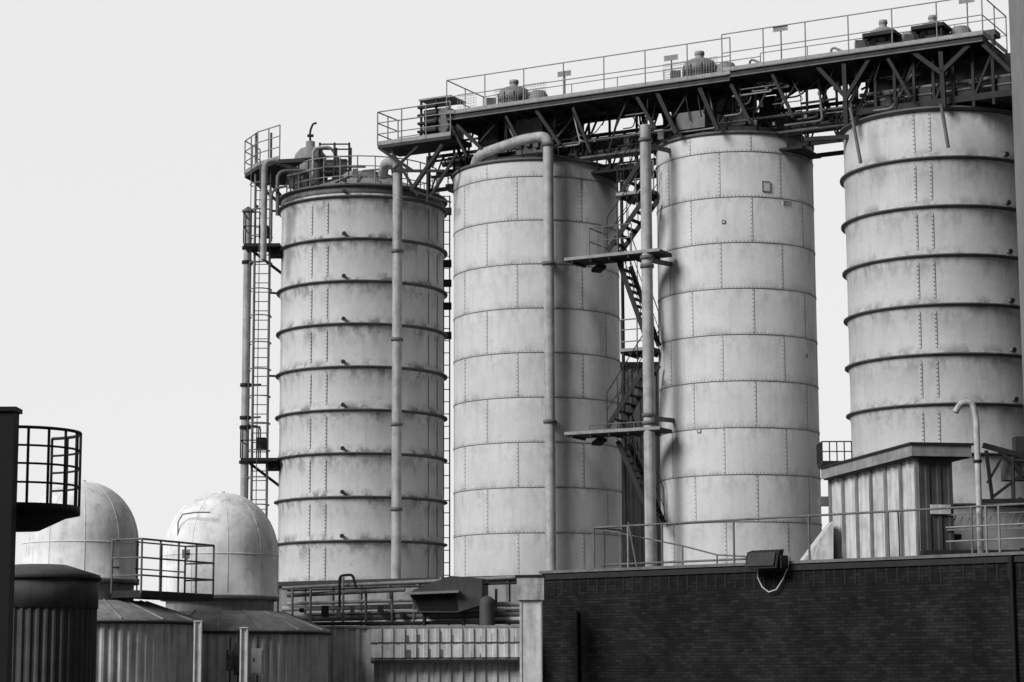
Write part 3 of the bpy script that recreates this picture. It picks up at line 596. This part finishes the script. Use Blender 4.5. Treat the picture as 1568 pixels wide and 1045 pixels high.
# ------------------------------------------------------------------ left tanks
def tank(name,uc,Y,hw,vrim,vtop,rtop,k,band=None,nr=60,dep=.04):
    px=F/Y; p=W(uc,1000,Y); R_=hw/px; zr=W(uc,vrim,Y-R_).z; zc=zr+(vrim-vtop)/px; g=group(name,(p.x,Y,0)); mb=MB()
    mod=lambda j:(0,dep,dep,0)[j%4]
    zb_=zr-(band or .05); mb.lathe((p.x,Y),[(R_,0),(R_,zb_)],k,nr*4,mod,sm=False)
    if band: mb.lathe((p.x,Y),[(R_+dep,zb_-.02),(R_+.06,zb_-.02),(R_+.06,zr),(R_,zr)],'cladd',64)
    mb.lathe((p.x,Y),[(R_+.05,zr-.05),(R_+.09,zr-.05),(R_+.09,zr+.03),(rtop/px,zc),(0,zc+.01)],'neck' if not band else 'cladd',64)
    mb.lathe((p.x,Y),[(R_+.1,zr-.07),(R_+.12,zr-.07),(R_+.12,zr-.01),(R_+.1,zr-.01)],'dark',64,closed=True)
    if not band:
        for i in range(16):
            a=i*math.pi/8+.1; mb.beam((p.x+(R_+.09)*math.sin(a),Y-(R_+.09)*math.cos(a),zr+.04),(p.x+rtop/px*math.sin(a),Y-rtop/px*math.cos(a),zc+.01),.03,.03,'neck')
    mb.build('corrugated_wall_and_roof',g); return g,p,R_,zr,zc
def dome(g,p,Y,uc,hw,vtop,vbot,vneck):
    px=F/Y; r=hw/px; z1=W(uc,vtop,Y).z; z0=W(uc,vbot,Y-r).z; zn=W(uc,vneck,Y-r).z; hh=r*1.1; ze=z1-hh; x=W(uc,850,Y).x; mb=MB()
    mb.lathe((x,Y),[(r*.93,zn-.4),(r*.93,z0-.0)],'neck',64)
    pr=[(r*.93,z0+.02),(r+.03,z0+.02),(r+.03,z0+.07),(r,z0+.08),(r,ze)]+[(r*math.cos(a)**.95 if i<14 else 0,ze+hh*math.sin(a)) for i,a in [(i,math.pi/2*i/14) for i in range(1,15)]]
    mb.lathe((x,Y),pr,'dome',80); mb.lathe((x,Y),[(r*.94,z0-.06),(r*1.02,z0-.06),(r*1.02,z0+.015),(r*.94,z0+.015)],'mid',64,closed=True)
    for i in range(10):
        a=i*math.pi/5+.25; pts=[V((x+(r+.004)*math.sin(a),Y-(r+.004)*math.cos(a),z0+.1))]+[V((x+(r+.004)*math.cos(t)**.95*math.sin(a),Y-(r+.004)*math.cos(t)**.95*math.cos(a),ze+hh*math.sin(t))) for t in [math.pi/2*j/12 for j in range(12)]]
        mb.sweep(pts,.006,'dome',4)
    mb.lathe((x,Y),[(r,ze-.012),(r+.01,ze-.012),(r+.01,ze+.012),(r,ze+.012)],'dome',64,closed=True)
    mb.lathe((x,Y),[(.08,z1-.02),(.08,z1+.03),(0,z1+.04)],'dome',12)
    mb.build('dome_cap',g)
gA,pA,RA,zA,zcA=tank('clad_tank',58,45,84,880,862,40,'cladd',band=.62,nr=44)
gB,pB,RB,zB,zcB=tank('clad_tank',128,52,172,950,918,92,'clad',nr=80)
dome(gB,pB,52,124,87,738,888,925)
gC,pC,RC,zC,zcC=tank('clad_tank',338,56,160,966,935,92,'clad',nr=76)
dome(gC,pC,56,338,88,755,914,945)
mb=MB(); r=88*56/F
def dp(u,v,o=.01):
    xx=(u-338)*56/F; yy=-math.sqrt(max(.01,r*r-xx*xx)); q=W(u,v,56+yy); return V((q.x,q.y-o-.03,q.z))
mb.sweep([dp(273,835),dp(273,800),dp(280,788),dp(300,785),dp(322,785)],.018,'mid',5)
q=dp(292,848,.06); mb.obox(q-V((.2,0,.12)),(.4,0,0),(0,.02,0),(0,0,.22),'galv'); mb.obox(q-V((.16,.02,.02)),(.32,0,0),(0,.015,0),(0,0,.03),'dark')
mb.build('hatch_frame',gC)
g=group('tank_walkway',W(270,920,52)); mb=MB(); Pa=W(216,908,50.6); Pb=W(326,934,53.4); Pb.z=Pa.z; dd=(Pb-Pa).normalized(); wn_=V((-dd.y,dd.x,0))
mb.obox(Pa-up*.1,Pb-Pa,wn_*.8,up*.16,'dark'); mb.rail([Pa+wn_*.8,Pa,Pb,Pb+wn_*.8],1.22,'mid',(.4,.8),.82,.026,toe=0); mb.rail([Pa+wn_*.8,Pb+wn_*.8],1.22,'mid',(.6,),1.,.02)
mb.build('deck_and_rails',g)
for u,vt in ((302,952),(373,962)):
    Y=49.5; p=W(u,1000,Y); g=group('steel_post',(p.x,Y,0)); mb=MB(); zt=zrow(u,vt,Y)
    for d in (-.085,.055): mb.obox((p.x+d,Y,0),(.03,0,0),(0,.16,0),(0,0,zt),'white')
    mb.obox((p.x-.055,Y+.06,0),(.11,0,0),(0,.03,0),(0,0,zt-.01),'white'); mb.obox((p.x-.1,Y-.02,zt),(.2,0,0),(0,.2,0),(0,0,.02),'white')
    mb.build('h_section',g)
g=group('electrical_box',W(355,1010,51)); mb=MB()
for u,v,w,h,k in ((346,1028,.16,.5,'mid'),(358,1034,.16,.75,'cladd'),(384,1034,.28,.62,'neck')):
    p=W(u,v,52.4); mb.obox(p,(w,0,0),(0,.15,0),(0,0,h),k); mb.obox(p+V((.03,-.02,.04)),(w-.06,0,0),(0,.02,0),(0,0,h-.08),k); mb.tube(p+V((w/2,.08,h)),p+V((w/2,.08,h+.3)),.02,'dark'); mb.tube(p+V((w/2,.08,0)),p+V((w/2,.08,-1.2)),.02,'dark')
    mb.obox(p+V((.05,-.03,h*.5)),(.03,0,0),(0,.01,0),(0,0,.08),'dark')
mb.build('boxes',g)
# ------------------------------------------------------------------ near dark wall + basket platform on the left
g=group('dark_wall',W(5,900,30)); mb=MB(); p=W(22,640,30); zt=zrow(10,630,30)
mb.obox((p.x-5,30,0),(5,0,0),(0,.3,0),(0,0,zt),'black'); mb.obox((p.x-5,29.96,zt),(5.03,0,0),(0,.4,0),(0,0,.06),'black')
mb.build('wall',g)
g=group('basket_platform',W(30,780,31.2)); mb=MB(); bx=W(28,780,31.3).x; by=31.3; rr=.84; zf=zrow(60,780,31); 
mb.lathe((bx,by),[(0,zf-.3),(.3,zf-.28),(rr*.8,zf-.1),(rr+.02,zf-.06),(rr+.02,zf+.06),(0,zf+.06)],'black',40)
arc=[V((bx+rr*math.sin(a),by-rr*math.cos(a),zf)) for a in [rad(-40+i*200/20) for i in range(21)]]
for h,rd_ in ((1.1,.024),(.85,.017),(.6,.017),(.34,.017)): mb.sweep([p+up*h for p in arc],rd_,'dark',6)
for p in arc[::2]: mb.tube(p,p+up*1.1,.02,'dark',6)
mb.obox((bx-.1,by-.3,zf+.35),(.12,0,0),(0,.1,0),(0,0,.5),'dark')
mb.beam((bx-.3,by,zf-.3),(bx-.3,by-.2,zf-1.3),.1,.1,'black'); mb.build('basket',g)
# ------------------------------------------------------------------ tall pillar at right edge
g=group('rendered_pillar',W(1560,300,40)); mb=MB(); p=W(1544,0,42.5)
mb.obox((p.x,40,0),(3,0,0),(0,2.5,0),(0,0,p.z+2),'pillar')
for z in (6,9.5,13): mb.obox((p.x-.01,39.96,z),(3,0,0),(0,.039,0),(0,0,.03),'deck')
mb.build('walls',g)
mb=MB(); mb.add([(-1500,-1500,0),(1500,-1500,0),(1500,1500,0),(-1500,1500,0)],[(0,1,2,3)],'ground'); mb.build('ground')

# ------------------------------------------------------------------ light, world, camera
el=rad(32); az=rad(53); sv=V((-math.sin(az)*math.cos(el),-math.cos(az)*math.cos(el),math.sin(el)))
sl=bpy.data.lights.new('sun','SUN'); sl.energy=3.6; sl.angle=rad(26); sl.color=(1,1,1); so=bpy.data.objects.new('sun',sl); bpy.context.collection.objects.link(so)
so.rotation_euler=(-sv).to_track_quat('-Z','Y').to_euler()
w=bpy.data.worlds.new('World'); bpy.context.scene.world=w; w.use_nodes=True; nt=w.node_tree; n=nt.nodes; l=nt.links; n.clear()
out=n.new('ShaderNodeOutputWorld'); sky=n.new('ShaderNodeTexSky'); sky.sky_type='NISHITA'; sky.sun_disc=False; sky.sun_elevation=el; sky.sun_rotation=math.atan2(sv.x,sv.y)
bw=n.new('ShaderNodeRGBToBW'); l.new(sky.outputs[0],bw.inputs[0]); b1=n.new('ShaderNodeBackground'); b1.inputs[1].default_value=.1; l.new(bw.outputs[0],b1.inputs[0])
tc=n.new('ShaderNodeTexCoord'); dt=n.new('ShaderNodeVectorMath'); dt.operation='DOT_PRODUCT'; l.new(tc.outputs['Generated'],dt.inputs[0]); dt.inputs[1].default_value=V((-.35,.9,.22)).normalized()
mr=n.new('ShaderNodeMapRange'); mr.interpolation_type='SMOOTHSTEP'
for k,x in zip(('From Min','From Max','To Min','To Max'),(0.1,.8,.14,.89)): mr.inputs[k].default_value=x
l.new(dt.outputs['Value'],mr.inputs['Value']); b2=n.new('ShaderNodeBackground'); l.new(mr.outputs[0],b2.inputs[0])
mx=n.new('ShaderNodeMixShader'); mx.inputs[0].default_value=.9; l.new(b1.outputs[0],mx.inputs[1]); l.new(b2.outputs[0],mx.inputs[2]); l.new(mx.outputs[0],out.inputs[0])
cam=bpy.data.cameras.new('camera'); cam.sensor_width=36; cam.lens=36*F/1568; cam.clip_end=5000; co=bpy.data.objects.new('camera',cam); bpy.context.collection.objects.link(co)
m=Matrix.Identity(4)
for i in range(3): m[i][0]=cr[i]; m[i][1]=cu[i]; m[i][2]=-fw[i]
m[2][3]=EYE; co.matrix_world=m
sc=bpy.context.scene; sc.camera=co; sc.view_settings.view_transform='Standard'; sc.view_settings.look='None'; sc.view_settings.exposure=0
